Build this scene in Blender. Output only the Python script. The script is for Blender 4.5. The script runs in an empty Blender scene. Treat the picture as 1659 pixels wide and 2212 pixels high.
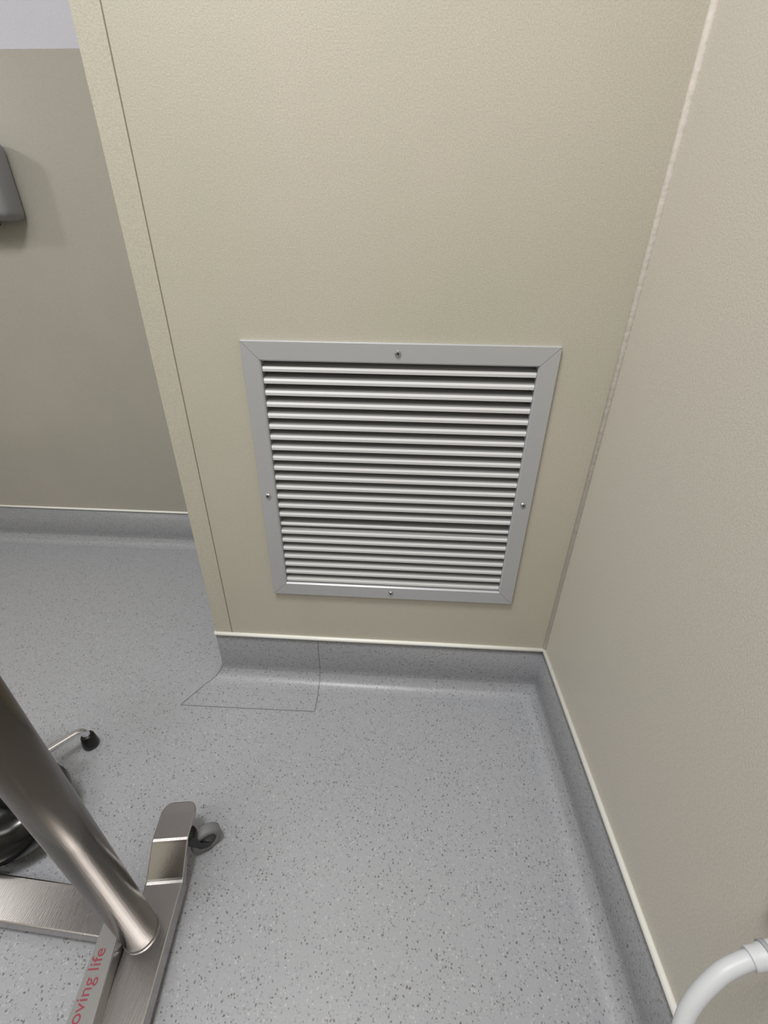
import bpy, bmesh, math, random
from mathutils import Vector, Matrix
sc=bpy.context.scene
try:
    sc.view_settings.view_transform='Standard'
except Exception: pass
# ------------------------------------------------ helpers
def srgb(r,g,b):
    def c(v):
        v/=255.0
        return v/12.92 if v<=0.04045 else ((v+0.055)/1.055)**2.4
    return (c(r),c(g),c(b),1)
def new_mat(name,col,rough=0.5,metal=0.0,spec=0.5):
    m=bpy.data.materials.new(name); m.use_nodes=True
    b=m.node_tree.nodes['Principled BSDF']
    b.inputs['Base Color'].default_value=col
    b.inputs['Roughness'].default_value=rough
    b.inputs['Metallic'].default_value=metal
    b.inputs['Specular IOR Level'].default_value=spec
    return m
def nd(m,t): return m.node_tree.nodes.new(t)
def lk(m,a,b): m.node_tree.links.new(a,b)
def bsdf(m): return m.node_tree.nodes['Principled BSDF']
def add_bump(m,scale,strength,dist=0.001,detail=2,stretch=None):
    g=nd(m,'ShaderNodeNewGeometry'); n=nd(m,'ShaderNodeTexNoise'); n.inputs['Scale'].default_value=scale; n.inputs['Detail'].default_value=detail
    b=nd(m,'ShaderNodeBump'); b.inputs['Strength'].default_value=strength; b.inputs['Distance'].default_value=dist
    src=g.outputs['Position']
    if stretch:
        mp=nd(m,'ShaderNodeVectorMath'); mp.operation='MULTIPLY'; mp.inputs[1].default_value=stretch; lk(m,src,mp.inputs[0]); src=mp.outputs[0]
    lk(m,src,n.inputs['Vector']); lk(m,n.outputs['Fac'],b.inputs['Height']); lk(m,b.outputs['Normal'],bsdf(m).inputs['Normal'])
def wall_mat(name,c1,c2,rough=0.42):
    m=new_mat(name,c1,rough,0,0.4)
    g=nd(m,'ShaderNodeNewGeometry'); n=nd(m,'ShaderNodeTexNoise'); n.inputs['Scale'].default_value=2.2; n.inputs['Detail'].default_value=3
    r=nd(m,'ShaderNodeMix'); r.data_type='RGBA'; r.inputs[6].default_value=c1; r.inputs[7].default_value=c2
    st=nd(m,'ShaderNodeMapRange'); st.inputs[1].default_value=.38; st.inputs[2].default_value=.62
    lk(m,g.outputs['Position'],n.inputs['Vector']); lk(m,n.outputs['Fac'],st.inputs[0]); lk(m,st.outputs[0],r.inputs[0])
    n2=nd(m,'ShaderNodeTexNoise'); n2.inputs['Scale'].default_value=420; n2.inputs['Detail'].default_value=2
    lk(m,g.outputs['Position'],n2.inputs['Vector'])
    hs=nd(m,'ShaderNodeHueSaturation'); mr=nd(m,'ShaderNodeMapRange'); mr.inputs[1].default_value=0.3; mr.inputs[2].default_value=0.7; mr.inputs[3].default_value=0.92; mr.inputs[4].default_value=1.08
    lk(m,n2.outputs['Fac'],mr.inputs[0]); lk(m,mr.outputs[0],hs.inputs['Value']); lk(m,r.outputs[2],hs.inputs['Color']); lk(m,hs.outputs['Color'],bsdf(m).inputs['Base Color'])
    b=nd(m,'ShaderNodeBump'); b.inputs['Strength'].default_value=0.5; b.inputs['Distance'].default_value=0.0006
    lk(m,n2.outputs['Fac'],b.inputs['Height']); lk(m,b.outputs['Normal'],bsdf(m).inputs['Normal'])
    return m
def vinyl_mat(name,k=1.0):
    m=new_mat(name,srgb(150,150,154),0.33,0,0.5)
    g=nd(m,'ShaderNodeNewGeometry')
    nz=nd(m,'ShaderNodeTexNoise'); nz.inputs['Scale'].default_value=300; nz.inputs['Detail'].default_value=2
    sub=nd(m,'ShaderNodeVectorMath'); sub.operation='SUBTRACT'; sub.inputs[1].default_value=(.5,.5,.5)
    mul=nd(m,'ShaderNodeVectorMath'); mul.operation='SCALE'; mul.inputs[3].default_value=0.006
    add=nd(m,'ShaderNodeVectorMath'); add.operation='ADD'
    lk(m,g.outputs['Position'],nz.inputs['Vector']); lk(m,nz.outputs['Color'],sub.inputs[0]); lk(m,sub.outputs[0],mul.inputs[0]); lk(m,g.outputs['Position'],add.inputs[0]); lk(m,mul.outputs[0],add.inputs[1])
    def specks(scale,thr,frac,off):
        v=nd(m,'ShaderNodeTexVoronoi'); v.inputs['Scale'].default_value=scale
        o=nd(m,'ShaderNodeVectorMath'); o.operation='ADD'; o.inputs[1].default_value=(off,off*.7,off*.3)
        lk(m,add.outputs[0],o.inputs[0]); lk(m,o.outputs[0],v.inputs['Vector'])
        sep=nd(m,'ShaderNodeSeparateColor'); lk(m,v.outputs['Color'],sep.inputs[0])
        th=nd(m,'ShaderNodeMath'); th.operation='MULTIPLY'; th.inputs[1].default_value=thr; lk(m,sep.outputs[1],th.inputs[0])
        lt=nd(m,'ShaderNodeMath'); lt.operation='LESS_THAN'; lk(m,v.outputs['Distance'],lt.inputs[0]); lk(m,th.outputs[0],lt.inputs[1])
        pr=nd(m,'ShaderNodeMath'); pr.operation='LESS_THAN'; pr.inputs[1].default_value=frac; lk(m,sep.outputs[0],pr.inputs[0])
        a=nd(m,'ShaderNodeMath'); a.operation='MULTIPLY'; lk(m,lt.outputs[0],a.inputs[0]); lk(m,pr.outputs[0],a.inputs[1])
        return a
    base=nd(m,'ShaderNodeTexNoise'); base.inputs['Scale'].default_value=260; base.inputs['Detail'].default_value=3
    lk(m,g.outputs['Position'],base.inputs['Vector'])
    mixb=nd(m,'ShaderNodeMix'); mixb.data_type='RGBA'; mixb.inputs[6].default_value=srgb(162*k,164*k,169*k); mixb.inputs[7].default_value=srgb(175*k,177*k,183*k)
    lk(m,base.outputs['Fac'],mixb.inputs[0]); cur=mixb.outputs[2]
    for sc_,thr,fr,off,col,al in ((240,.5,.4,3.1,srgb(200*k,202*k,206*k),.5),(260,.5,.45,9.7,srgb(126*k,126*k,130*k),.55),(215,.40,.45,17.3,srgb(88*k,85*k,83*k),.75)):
        s=specks(sc_,thr,fr,off)
        f=nd(m,'ShaderNodeMath'); f.operation='MULTIPLY'; f.inputs[1].default_value=al; lk(m,s.outputs[0],f.inputs[0])
        mx=nd(m,'ShaderNodeMix'); mx.data_type='RGBA'; mx.inputs[7].default_value=col
        lk(m,f.outputs[0],mx.inputs[0]); lk(m,cur,mx.inputs[6]); cur=mx.outputs[2]
    lk(m,cur,bsdf(m).inputs['Base Color'])
    b=nd(m,'ShaderNodeBump'); b.inputs['Strength'].default_value=0.3; b.inputs['Distance'].default_value=0.0006
    lk(m,base.outputs['Fac'],b.inputs['Height']); lk(m,b.outputs['Normal'],bsdf(m).inputs['Normal'])
    return m
def mesh_obj(name,bm,mat=None,smooth=False,parent=None):
    me=bpy.data.meshes.new(name); bmesh.ops.recalc_face_normals(bm,faces=bm.faces)
    bm.to_mesh(me); bm.free()
    o=bpy.data.objects.new(name,me); sc.collection.objects.link(o)
    if mat: me.materials.append(mat)
    if smooth:
        for p in me.polygons: p.use_smooth=True
    if parent: place(o,parent)
    return o
def place(o,par):
    o.parent=par; o.matrix_parent_inverse=Matrix.Translation(par.location).inverted()
def struct(o): o['kind']='structure'; return o
def thing(name,loc,label,cat):
    e=bpy.data.objects.new(name,None); e.location=loc; e.empty_display_size=.05; sc.collection.objects.link(e)
    e['label']=label; e['category']=cat; return e
def box_bm(bm,x0,x1,y0,y1,z0,z1):
    v=[bm.verts.new(p) for p in((x0,y0,z0),(x1,y0,z0),(x1,y1,z0),(x0,y1,z0),(x0,y0,z1),(x1,y0,z1),(x1,y1,z1),(x0,y1,z1))]
    for f in((0,3,2,1),(4,5,6,7),(0,1,5,4),(1,2,6,5),(2,3,7,6),(3,0,4,7)): bm.faces.new([v[i] for i in f])
def box(name,x0,x1,y0,y1,z0,z1,mat,bev=0,parent=None,smooth=False,seg=3):
    bm=bmesh.new(); box_bm(bm,x0,x1,y0,y1,z0,z1)
    if bev: bmesh.ops.bevel(bm,geom=bm.edges[:],offset=bev,segments=seg,affect='EDGES',profile=.5)
    return mesh_obj(name,bm,mat,parent=parent,smooth=smooth)
def tube(name,pts,r,mat,seg=24,parent=None,cap=True):
    pts=[Vector(p) for p in pts]; bm=bmesh.new(); rings=[]
    rr=r if isinstance(r,(list,tuple)) else [r]*len(pts)
    t0=(pts[1]-pts[0]).normalized(); n=t0.orthogonal().normalized()
    for i,p in enumerate(pts):
        if i==0:t=t0
        elif i==len(pts)-1:t=(pts[i]-pts[i-1]).normalized()
        else:t=((pts[i]-pts[i-1]).normalized()+(pts[i+1]-pts[i]).normalized()).normalized()
        n=(n-t*n.dot(t)).normalized(); b=t.cross(n)
        rings.append([bm.verts.new(p+(n*math.cos(a)+b*math.sin(a))*rr[i]) for a in[2*math.pi*k/seg for k in range(seg)]])
    for i in range(len(rings)-1):
        for k in range(seg): bm.faces.new((rings[i][k],rings[i][(k+1)%seg],rings[i+1][(k+1)%seg],rings[i+1][k]))
    if cap: bm.faces.new(rings[0]); bm.faces.new(rings[-1])
    o=mesh_obj(name,bm,mat,smooth=True,parent=parent)
    for p in o.data.polygons:
        if len(p.vertices)>4: p.use_smooth=False
    return o
def smooth_path(pts,n=8):
    P=[Vector(p) for p in pts]; P=[P[0]*2-P[1]]+P+[P[-1]*2-P[-2]]; out=[]
    for i in range(1,len(P)-2):
        for k in range(n):
            t=k/n; a,b,c,d=P[i-1],P[i],P[i+1],P[i+2]
            out.append(.5*((2*b)+(c-a)*t+(2*a-5*b+4*c-d)*t*t+(3*b-a-3*c+d)*t**3))
    out.append(P[-2]); return out
def lathe(name,cen,axis,prof,mat,seg=32,parent=None):
    ax=Vector(axis).normalized(); n=ax.orthogonal().normalized(); b=ax.cross(n); cen=Vector(cen); bm=bmesh.new(); rings=[]
    for r,h in prof: rings.append([bm.verts.new(cen+ax*h+(n*math.cos(a)+b*math.sin(a))*r) for a in[2*math.pi*k/seg for k in range(seg)]])
    for i in range(len(rings)-1):
        for k in range(seg): bm.faces.new((rings[i][k],rings[i][(k+1)%seg],rings[i+1][(k+1)%seg],rings[i+1][k]))
    bm.faces.new(rings[0]); bm.faces.new(rings[-1])
    return mesh_obj(name,bm,mat,smooth=True,parent=parent)

# ------------------------------------------------ dims
W=.8856; B=.6622; HB=.1551; R=.042; CE=2.7
GX1,GX2,GZT,GZB=-.7072,-.1122,.9080,.3102
IX1,IX2,IZT,IZB=-.6712,-.1489,.8716,.3463
XW=-2.6; YS=-2.6
M_wall=wall_mat('wall_paint_beige',srgb(196,190,177),srgb(190,187,171))
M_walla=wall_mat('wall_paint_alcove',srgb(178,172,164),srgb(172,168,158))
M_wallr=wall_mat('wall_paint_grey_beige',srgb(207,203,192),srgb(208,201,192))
M_wall2=wall_mat('wall_paint_upper',srgb(206,205,216),srgb(202,201,212))
M_ceil=new_mat('ceiling_white',srgb(232,232,234),.8)
M_vinyl=vinyl_mat('speckled_vinyl')
M_vinyl_shade=vinyl_mat('speckled_vinyl_skirting_shade',.88)  # same vinyl as the floor, darkened to paint in the skirting's shade
M_vinyl_halfshade=vinyl_mat('speckled_vinyl_cove_halfshade',.95)  # floor vinyl again, a weaker step of that painted shade
M_bead=new_mat('white_sealant',srgb(250,250,244),.22)
M_caulk=new_mat('corner_caulk',srgb(228,221,213),.5); add_bump(M_caulk,60,.6,.003)
# ------------------------------------------------ floor / ceiling / walls
struct(box('floor',XW,.0,YS,B,-.05,0,M_vinyl))
struct(box('ceiling',XW,.1,YS,B+.1,CE,CE+.05,M_ceil))
bm=bmesh.new()
hx=[-W,IX1-.012,IX2+.012,0]; hz=[0,IZB-.012,IZT+.012,CE]
vv={(i,j):bm.verts.new((hx[i],0,hz[j])) for i in range(4) for j in range(4)}
for i in range(3):
    for j in range(3):
        if (i,j)!=(1,1): bm.faces.new((vv[i,j],vv[i+1,j],vv[i+1,j+1],vv[i,j+1]))
d=.1
bk={(i,j):bm.verts.new((hx[i],d,hz[j])) for i in(1,2) for j in(1,2)}
for a,b in(((1,1),(2,1)),((2,1),(2,2)),((2,2),(1,2)),((1,2),(1,1))): bm.faces.new((vv[a],vv[b],bk[b],bk[a]))
L=[bm.verts.new((-W,B,z)) for z in hz]
for j in range(3): bm.faces.new((vv[0,j],vv[0,j+1],L[j+1],L[j]))
struct(mesh_obj('wall_north',bm,M_wall))
struct(box('wall_east',0,.1,YS,B,0,CE,M_wallr))
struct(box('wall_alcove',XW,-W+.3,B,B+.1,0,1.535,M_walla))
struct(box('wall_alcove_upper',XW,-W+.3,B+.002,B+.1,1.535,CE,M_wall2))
struct(box('wall_west',XW-.1,XW,YS,B,0,CE,M_wall))
struct(box('wall_south',XW,0,YS-.1,YS,0,CE,M_wall))
bm=bmesh.new(); box_bm(bm,-W-.0015,-.8422,-.0016,.0,HB,CE-.001); box_bm(bm,-W-.0015,-W,0,.045,HB,CE-.001)
struct(mesh_obj('trim_1',bm,M_wall))
M_seam=new_mat('seam_brown',srgb(138,130,114),.8)  # soft brown joint line beside the corner flashing
struct(box('trim_2',-.8422,-.8408,-.0008,.001,HB,CE-.001,M_seam))
def cove_profile():
    t=.0025
    p=[(0,HB),(t,HB),(t,R)]
    for k in range(1,9):
        a=math.pi/2*k/8
        p.append((t+R-R*math.cos(a),R-R*math.sin(a)+.0006))
    p.append((t+R+.004,.0003)); 
    return p
def sweep(name,path):
    pr=cove_profile(); bm=bmesh.new(); cols=[]
    for (x,y),(dx,dy) in path: cols.append([bm.verts.new((x+dx*o,y+dy*o,z)) for o,z in pr])
    for i in range(len(cols)-1):
        for k in range(len(pr)-1):
            f=bm.faces.new((cols[i][k],cols[i+1][k],cols[i+1][k+1],cols[i][k+1]))
            f.material_index=0 if k<4 else (1 if k<7 else 2)  # painted shade fades in steps from upright down to floor
    o=mesh_obj(name,bm,M_vinyl_shade,smooth=True); o.data.materials.append(M_vinyl_halfshade); o.data.materials.append(M_vinyl); return struct(o)
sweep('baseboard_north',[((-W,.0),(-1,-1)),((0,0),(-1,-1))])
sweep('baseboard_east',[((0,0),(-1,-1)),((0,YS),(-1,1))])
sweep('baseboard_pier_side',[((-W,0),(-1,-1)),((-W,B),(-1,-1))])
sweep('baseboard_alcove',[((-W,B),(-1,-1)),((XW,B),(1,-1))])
def bead(name,pts,r,mat): return struct(tube(name,pts,r,mat,seg=12))
bead('trim_3',[(-W-.003,-.003,HB+.002),(-.6,-.003,HB+.0015),(-.3,-.003,HB+.002),(-.003,-.003,HB+.001)],.0055,M_bead)
bead('trim_4',[(-.003,-.003,HB+.001),(-.003,YS,HB+.001)],.0055,M_bead)
bead('trim_5',[(-W-.003,0,HB+.002),(-W-.003,B,HB+.002)],.004,M_bead)
bead('trim_6',[(-W,B-.002,HB+.001),(XW,B-.002,HB+.001)],.0045,M_bead)
bead('trim_7',[(-.001,-.001,HB),(-.001,-.001,CE)],.0065,M_caulk)
# welded vinyl patch seam
M_weld=new_mat('vinyl_weld_thread',srgb(128,128,126),.4)
def ribbon(bm,pts,wv):
    wv=Vector(wv)*.0010; c=[(bm.verts.new(Vector(p)-wv),bm.verts.new(Vector(p)+wv)) for p in pts]
    for i in range(len(c)-1): bm.faces.new((c[i][0],c[i+1][0],c[i+1][1],c[i][1]))
bm=bmesh.new()
pr=cove_profile()
ribbon(bm,[(-.966,-.113,.0008),(-.80,-.112,.0008),(-.603,-.109,.0008)],(0,1,0))
ribbon(bm,[(-.603,-.110,.0008),(-.605,-.05,.0010)]+[(-.607,-o-.0006,z+.0006) for o,z in reversed(pr[1:-1])],(1,0,0))
ribbon(bm,[(-.966,-.113,.0008),(-W-.046,-.050,.0010)],(.6,-.8,0))
ribbon(bm,[(-W-o-.0004,-o-.0006,z+.0006) for o,z in reversed(pr[2:])],(.7,-.7,0))
struct(mesh_obj('trim_8',bm,M_weld))
# ------------------------------------------------ vent grille
M_alu=new_mat('satin_aluminium_paint',srgb(190,191,194),.36,.25)
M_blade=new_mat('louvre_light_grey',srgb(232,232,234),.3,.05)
M_blade_shade=new_mat('louvre_body_shade_grey',srgb(146,146,146),.4,.1)  # darker copy of the blade grey, paints in shade from the blade above
M_duct=new_mat('duct_dark',srgb(25,25,25),.8)
M_screw=new_mat('screw_steel',srgb(190,190,190),.25,1)
M_dark=new_mat('screw_recess',srgb(25,25,25),.7)
grille=thing('air_vent_grille',((GX1+GX2)/2,0,GZB),'square light grey metal louvred vent screwed low on the wall','air vent')
bm=bmesh.new()
g=.0004; th=.010
O=[(GX1,GZT),(GX2,GZT),(GX2,GZB),(GX1,GZB)]; I=[(IX1,IZT),(IX2,IZT),(IX2,IZB),(IX1,IZB)]
for k in range(4):
    a,b=O[k],O[(k+1)%4]; c,d2=I[(k+1)%4],I[k]
    e=Vector((b[0]-a[0],0,b[1]-a[1])).normalized()*g
    P=[Vector((a[0],0,a[1]))+e,Vector((b[0],0,b[1]))-e,Vector((c[0],0,c[1]))-e,Vector((d2[0],0,d2[1]))+e]
    prof=[(0,0.0),(0,-.007),(.05,-th),(.93,-th),(1.0,-th+.003),(1.0,.02)]
    la=[bm.verts.new(P[0].lerp(P[3],f)+Vector((0,y,0))) for f,y in prof]
    lb=[bm.verts.new(P[1].lerp(P[2],f)+Vector((0,y,0))) for f,y in prof]
    for q in range(len(prof)-1): bm.faces.new((la[q],lb[q],lb[q+1],la[q+1]))
    bm.faces.new(la); bm.faces.new(lb)
mesh_obj('frame',bm,M_alu,parent=grille)
bm=bmesh.new(); N=23; pitch=(IZT-IZB)/N
for k in range(N):
    zn=IZT-pitch*(k+.97)+.002; yo=0; nose=.0095
    if k==15: zn-=.0022; yo=.003; nose=.0075
    pr=[(0+yo,zn),(-.0008+yo,zn+nose*.55),(.0012+yo,zn+nose),(.028+yo,zn+nose+.015),(.028+yo,zn+nose+.0138),(.0035+yo,zn+nose-.002),(.0015+yo,zn)]
    pr=[(y-.004,z) for y,z in pr]
    A=[bm.verts.new((IX1+.0005,y,z)) for y,z in pr]; Bv=[bm.verts.new((IX2-.0005,y,z)) for y,z in pr]
    n=len(pr)
    for q in range(n):
        f=bm.faces.new((A[q],A[(q+1)%n],Bv[(q+1)%n],Bv[q]))
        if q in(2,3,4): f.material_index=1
    bm.faces.new(A); bm.faces.new(Bv)
o=mesh_obj('louvre',bm,M_blade,parent=grille); o.data.materials.append(M_blade_shade)
bm=bmesh.new()
vs=[bm.verts.new((x,y,z)) for x,y,z in((IX1-.01,.03,IZB-.01),(IX2+.01,.03,IZB-.01),(IX2+.01,.03,IZT+.01),(IX1-.01,.03,IZT+.01),(IX1-.01,.1,IZB-.01),(IX2+.01,.1,IZB-.01),(IX2+.01,.1,IZT+.01),(IX1-.01,.1,IZT+.01))]
for f in((0,1,5,4),(1,2,6,5),(2,3,7,6),(3,0,4,7),(4,5,6,7)): bm.faces.new([vs[i] for i in f])
mesh_obj('duct',bm,M_duct,parent=grille)
def screw(x,z,ang0=.5):
    bm=bmesh.new(); seg=20; r=.0060; rings=[]
    for rr,y in((r,0),(r,-.0012),(r*.8,-.0026),(r*.45,-.0033)):
        rings.append([bm.verts.new((x+rr*math.cos(2*math.pi*k/seg),-th+y,z+rr*math.sin(2*math.pi*k/seg))) for k in range(seg)])
    for i in range(3):
        for k in range(seg): bm.faces.new((rings[i][k],rings[i][(k+1)%seg],rings[i+1][(k+1)%seg],rings[i+1][k]))
    bm.faces.new(rings[-1]); nf=len(bm.faces)
    for ang in(ang0,ang0+math.pi/2):
        c,s=math.cos(ang),math.sin(ang); l=.0032; w=.0008
        q=[bm.verts.new((x+c*a-s*b,-th-.0034,z+s*a+c*b)) for a,b in((-l,-w),(l,-w),(l,w),(-l,w))]
        bm.faces.new(q)
    o=mesh_obj('screw',bm,M_screw,parent=grille); o.data.materials.append(M_dark)
    for p in list(o.data.polygons)[nf:]: p.material_index=1
mx=(GX1+GX2)/2
screw(mx,(GZT+IZT)/2); screw(mx-.002,(GZB+IZB)/2,1.0); screw((GX1+IX1)/2,.585,.2); screw((GX2+IX2)/2,.585,.8)
# ------------------------------------------------ steel wheeled stand
def steel(name,col,rough,stretch):
    m=new_mat(name,col,rough,1.0); add_bump(m,60,.15,.0008,3,stretch); return m
M_steel=steel('brushed_stainless',srgb(180,176,174),.26,(12,1,12))
M_pole=steel('brushed_pole_steel',srgb(108,101,92),.27,(14,14,1))
M_rub=new_mat('grey_rubber_tyre',srgb(132,132,134),.55); M_black=new_mat('black_plastic',srgb(16,16,17),.3)
M_hub=new_mat('wheel_hub_grey',srgb(80,80,82),.5)
stand=thing('wheeled_steel_stand',(-.80,-.575,0),'brushed stainless steel stand with round pole on low castor legs','medical stand')
def legx(y): return -.773-.13*(y+.676)
def section_bar(name,secs,mat):
    bm=bmesh.new(); rings=[]
    for c,hw,t,wd in secs:
        c=Vector(c); wd=Vector(wd).normalized(); z=Vector((0,0,1)); ch=min(.0025,t*.3)
        pts=[(-hw,-ch),(-hw+ch*.3,-ch*.3),(-hw+ch,0),(hw-ch,0),(hw-ch*.3,-ch*.3),(hw,-ch),(hw,-t),(-hw,-t)]
        rings.append([bm.verts.new(c+wd*a+z*b) for a,b in pts])
    n=8
    for i in range(len(rings)-1):
        for k in range(n): bm.faces.new((rings[i][k],rings[i][(k+1)%n],rings[i+1][(k+1)%n],rings[i+1][k]))
    bm.faces.new(rings[0]); bm.faces.new(rings[-1])
    return mesh_obj(name,bm,mat,parent=stand)
wd=(1,.13,0)
def S(y,z,hw=.033,t=.008): return ((legx(y),y,z),hw,t,wd)
secs=[S(-.390,.084,.018,.007),S(-.392,.085,.024,.007),S(-.396,.085,.028,.007),S(-.402,.085,.0315,.007),S(-.410,.085,.033,.007),
      S(-.452,.083),S(-.456,.0815),S(-.459,.079),S(-.500,.048,.033,.02),S(-.503,.0463,.033,.026),S(-.507,.045,.033,.028),S(-.7,.045,.033,.028),S(-.843,.045,.033,.028),S(-.847,.0463,.033,.026),S(-.85,.048,.033,.02),
      S(-.891,.079),S(-.895,.0815),S(-.90,.083),S(-.935,.085,.033,.007),S(-.945,.085,.0315,.007),S(-.953,.085,.023,.007),S(-.956,.084,.016,.007)]
section_bar('leg',secs,M_steel)
wb=(.06,1,0)
section_bar('leg',[((-.826,-.553,.043),.031,.024,wb),((-1.19,-.535,.043),.031,.024,wb),((-1.215,-.534,.043),.028,.024,wb),((-1.222,-.534,.043),.02,.024,wb)],M_steel)
p0=Vector((-.800,-.571,.045)); p1=Vector((-.797,-.589,.587)); dr=(p1-p0)
tube('pole',[p0,p0+dr*1.0,p0+dr*2.2],.0258,M_pole,seg=48,parent=stand)
tube('pole_collar',[p0,p0+dr.normalized()*.004],.0275,M_steel,seg=48,parent=stand)
# label bar beside the leg
bm=bmesh.new(); zt,zb=.075,.014
top=[(-.857,-.558),(-.827,-.556),(-.801,-.679),(-.766,-.850),(-.815,-.853)]
tv=[bm.verts.new((x,y,zt)) for x,y in top]; bv=[bm.verts.new((x,y,zb)) for x,y in top]
bm.faces.new(tv); bm.faces.new(bv)
for k in range(5): bm.faces.new((tv[k],tv[(k+1)%5],bv[(k+1)%5],bv[k]))
bmesh.ops.bevel(bm,geom=bm.edges[:],offset=.002,segments=2,affect='EDGES')
M_plate=new_mat('printed_plate',srgb(168,167,167),.3,.65)
mesh_obj('printed_bar',bm,M_plate,parent=stand)
M_red=new_mat('red_print',srgb(150,58,72),.5)
cu=bpy.data.curves.new('lettering','FONT'); cu.body='improving life'; cu.size=.0225; cu.align_x='RIGHT'; cu.extrude=.0001
cu.materials.append(M_red)
to=bpy.data.objects.new('lettering_tmp',cu); sc.collection.objects.link(to)
bpy.context.view_layer.update()
me=bpy.data.meshes.new_from_object(to); bpy.data.objects.remove(to)
lt=bpy.data.objects.new('lettering',me); sc.collection.objects.link(lt)
if not me.materials: me.materials.append(M_red)
ang=math.pi/2+math.atan(.12)
me.transform(Matrix.Translation((-.831,-.601,zt+.0004))@Matrix.Rotation(ang,4,'Z')); place(lt,stand); lt['label']='red printed lettering'
# castors
def castor(x,y,ax):
    e=bpy.data.objects.new('castor',None); e.location=(x,y,0); e.empty_display_size=.02; sc.collection.objects.link(e); place(e,stand)
    a=Vector((math.cos(ax),math.sin(ax),0)); r=.029; c=Vector((x,y,r))
    def ch(o):
        o.parent=e; o.matrix_parent_inverse=Matrix.Translation(Vector((x,y,0))).inverted()
    ch(lathe('wheel',c,a,[(.010,-.0085),(.018,-.0085),(.020,-.0105),(.0265,-.0100),(r,-.007),(r,.007),(.0265,.0100),(.020,.0105),(.018,.0085),(.010,.0085)],M_rub,40))
    ch(lathe('wheel_hub',c,a,[(.003,-.0125),(.0075,-.012),(.008,-.0094),(.0175,-.0090),(.0175,.0090),(.008,.0094),(.0075,.012),(.003,.0125)],M_hub))
    bm=bmesh.new(); t=Vector((-a.y,a.x,0))
    for s in(-1,1):
        q=[]
        for (u_,v_) in((-.005,-.006),(.003,-.007),(.018,.012),(.034,.041),(.034,.049),(.014,.049),(.010,.022),(-.005,.004)):
            q.append(c+t*u_+Vector((0,0,v_-.003))+a*s*.0125)
        v1=[bm.verts.new(p) for p in q]; v2=[bm.verts.new(p+a*s*.0018) for p in q]; n=len(q)
        bm.faces.new(v1); bm.faces.new(v2)
        for k in range(n): bm.faces.new((v1[k],v1[(k+1)%n],v2[(k+1)%n],v2[k]))
    ch(mesh_obj('fork',bm,M_black))
    ch(lathe('swivel',c+t*.024,(0,0,1),[(.014,.042),(.014,.046),(.012,.0465),(.012,.0495)],M_black))
castor(-.757,-.424,2.25)
castor(-.775,-.93,2.4)
# ------------------------------------------------ stool base
M_chrome=new_mat('chrome',srgb(228,228,232),.1,1.0)
M_gblack=new_mat('gloss_black',srgb(10,10,11),.2)
HC=Vector((-1.132,-.418,0))
stool=thing('footed_stool_base',HC,'black stool base with chrome legs and black rubber feet','stool')
lathe('hub',HC,(0,0,1),[(.06,.03),(.077,.036),(.088,.05),(.090,.078),(.084,.102),(.064,.116),(.03,.120),(.022,.120)],M_gblack,48,stool)
lathe('column',HC,(0,0,1),[(.02,.118),(.02,.30),(.017,.302),(.017,.42)],M_chrome,32,stool)
lathe('seat_boss',HC,(0,0,1),[(.02,.42),(.06,.42),(.07,.43),(.08,.455),(.07,.475),(.04,.48)],M_gblack,48,stool)
def rot(pts,ang):
    m=Matrix.Rotation(ang,3,'Z'); return [HC+m@(Vector(p)-HC) for p in pts]
base=[(-1.128,-.236,.022),(-1.1285,-.2365,.040),(-1.131,-.239,.052),(-1.138,-.247,.060),(-1.152,-.266,.062),(-1.172,-.296,.064),(-1.182,-.325,.068),(-1.175,-.36,.072)]
for a in(0,math.radians(75),math.radians(112)):
    pts=rot(base,a); tube('leg',smooth_path(pts,6),.0085,M_chrome,20,stool)
    f=pts[0]; lathe('rubber_foot',(f.x,f.y,0),(0,0,1),[(.013,0),(.017,.002),(.0175,.010),(.016,.022),(.014,.036),(.0095,.040)],M_black,28,stool)
tube('chrome_stay',smooth_path([(-1.125,-.345,.08),(-1.118,-.33,.076),(-1.135,-.322,.07),(-1.165,-.312,.066)],6),.0055,M_chrome,16,stool)
lathe('badge',(-1.115,-.486,.098),(.2,-.55,1),[(.015,0),(.015,.004),(.012,.005)],M_chrome,32,stool)
# ------------------------------------------------ wall dispenser
M_disp=new_mat('dispenser_grey_plastic',srgb(138,138,141),.5)
disp=thing('wall_dispenser',(-1.68,B,1.16),'grey plastic dispenser box fixed to the wall','dispenser')
box('body',-1.80,-1.560,.575,B,1.155,1.345,M_disp,.022,disp,True,5)
box('outlet',-1.76,-1.64,.595,B-.02,1.143,1.160,M_black,.004,disp)
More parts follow.
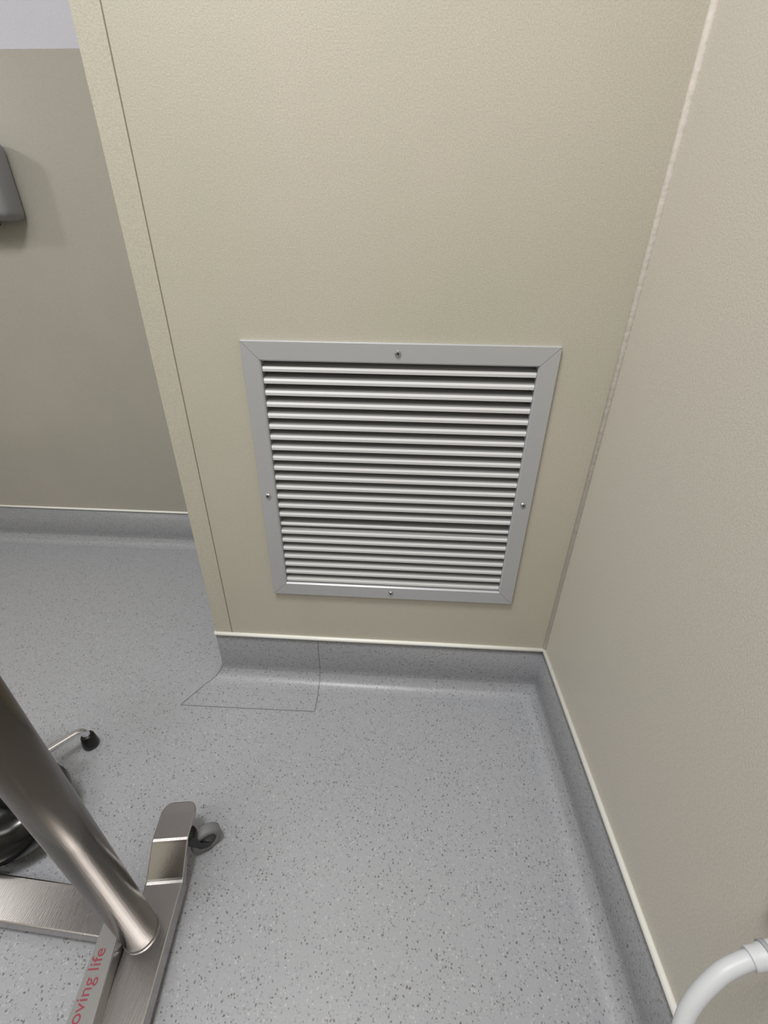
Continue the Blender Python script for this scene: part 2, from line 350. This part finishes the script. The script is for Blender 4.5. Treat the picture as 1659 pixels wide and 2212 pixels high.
# ------------------------------------------------ hose
M_hose=new_mat('white_pvc_hose',srgb(206,209,214),.4)
cable=thing('white_cable',(-.15,-.80,0),'thick white cable with grey collar curving from wall to floor','cable')
pts=[(-.35,-1.5,.010),(-.25,-1.2,.010),(-.18,-.95,.012),(-.165,-.85,.05),(-.155,-.79,.18),(-.148,-.755,.33),(-.139,-.727,.42),(-.128,-.708,.457),(-.106,-.694,.484),(-.085,-.687,.495),(-.068,-.684,.500),(-.045,-.68,.506),(-.012,-.676,.510)]
tube('flex',smooth_path(pts,8),.0068,M_hose,28,cable)
tube('collar',smooth_path([(-.079,-.6855,.497),(-.068,-.684,.500),(-.045,-.68,.506),(-.014,-.676,.510)],5),[.0088]*5+[.0094]*11,M_hose,28,cable)
M_ring=new_mat('collar_grey',srgb(165,168,172),.45)
tube('collar_ring',[(-.066,-.6838,.5005),(-.062,-.6832,.5015)],.0108,M_ring,28,cable)
box('wall_plug',-.016,-.0005,-.72,-.632,.466,.554,M_hose,.004,cable)
# ------------------------------------------------ lights
def area(x,y,z,sx,sy,e,col=(1,.995,.985),rot=(0,0,0)):
    l=bpy.data.lights.new('room_light','AREA'); l.shape='RECTANGLE'; l.size=sx; l.size_y=sy; l.energy=e; l.color=col
    o=bpy.data.objects.new('room_light',l); o.location=(x,y,z); o.rotation_euler=rot; sc.collection.objects.link(o); return o
area(-.75,-.85,2.66,.45,.45,30.5)
area(-1.6,-1.7,2.66,1.2,.6,15)
l=area(-2.45,-.1,1.75,.12,.12,2.8); l.rotation_euler=(Vector((-1.6,.66,1.2))-l.location).to_track_quat('-Z','Y').to_euler()  # unseen task lamp below ceiling height, added to cast the dispenser's shadow
w=bpy.data.worlds.new('world'); sc.world=w; w.use_nodes=True; w.node_tree.nodes['Background'].inputs[0].default_value=(.8,.8,.85,1); w.node_tree.nodes['Background'].inputs[1].default_value=.3
# ------------------------------------------------ camera
f,pt,yw,rl=918.7,.4930,-.0488,.0147
fw=Vector((math.sin(yw)*math.cos(pt),math.cos(yw)*math.cos(pt),-math.sin(pt)))
r=Vector((math.cos(yw),-math.sin(yw),0)); u=r.cross(fw)
r2=r*math.cos(rl)+u*math.sin(rl); u2=u*math.cos(rl)-r*math.sin(rl)
C=Vector((-.3908,-.8430,1.0041))
cd=bpy.data.cameras.new('camera'); co=bpy.data.objects.new('camera',cd); sc.collection.objects.link(co)
M=Matrix((r2,u2,-fw)).transposed().to_4x4(); M.translation=C; co.matrix_world=M
cd.sensor_fit='VERTICAL'; cd.sensor_height=36; cd.lens=f*36/2212; cd.clip_start=.01
sc.camera=co
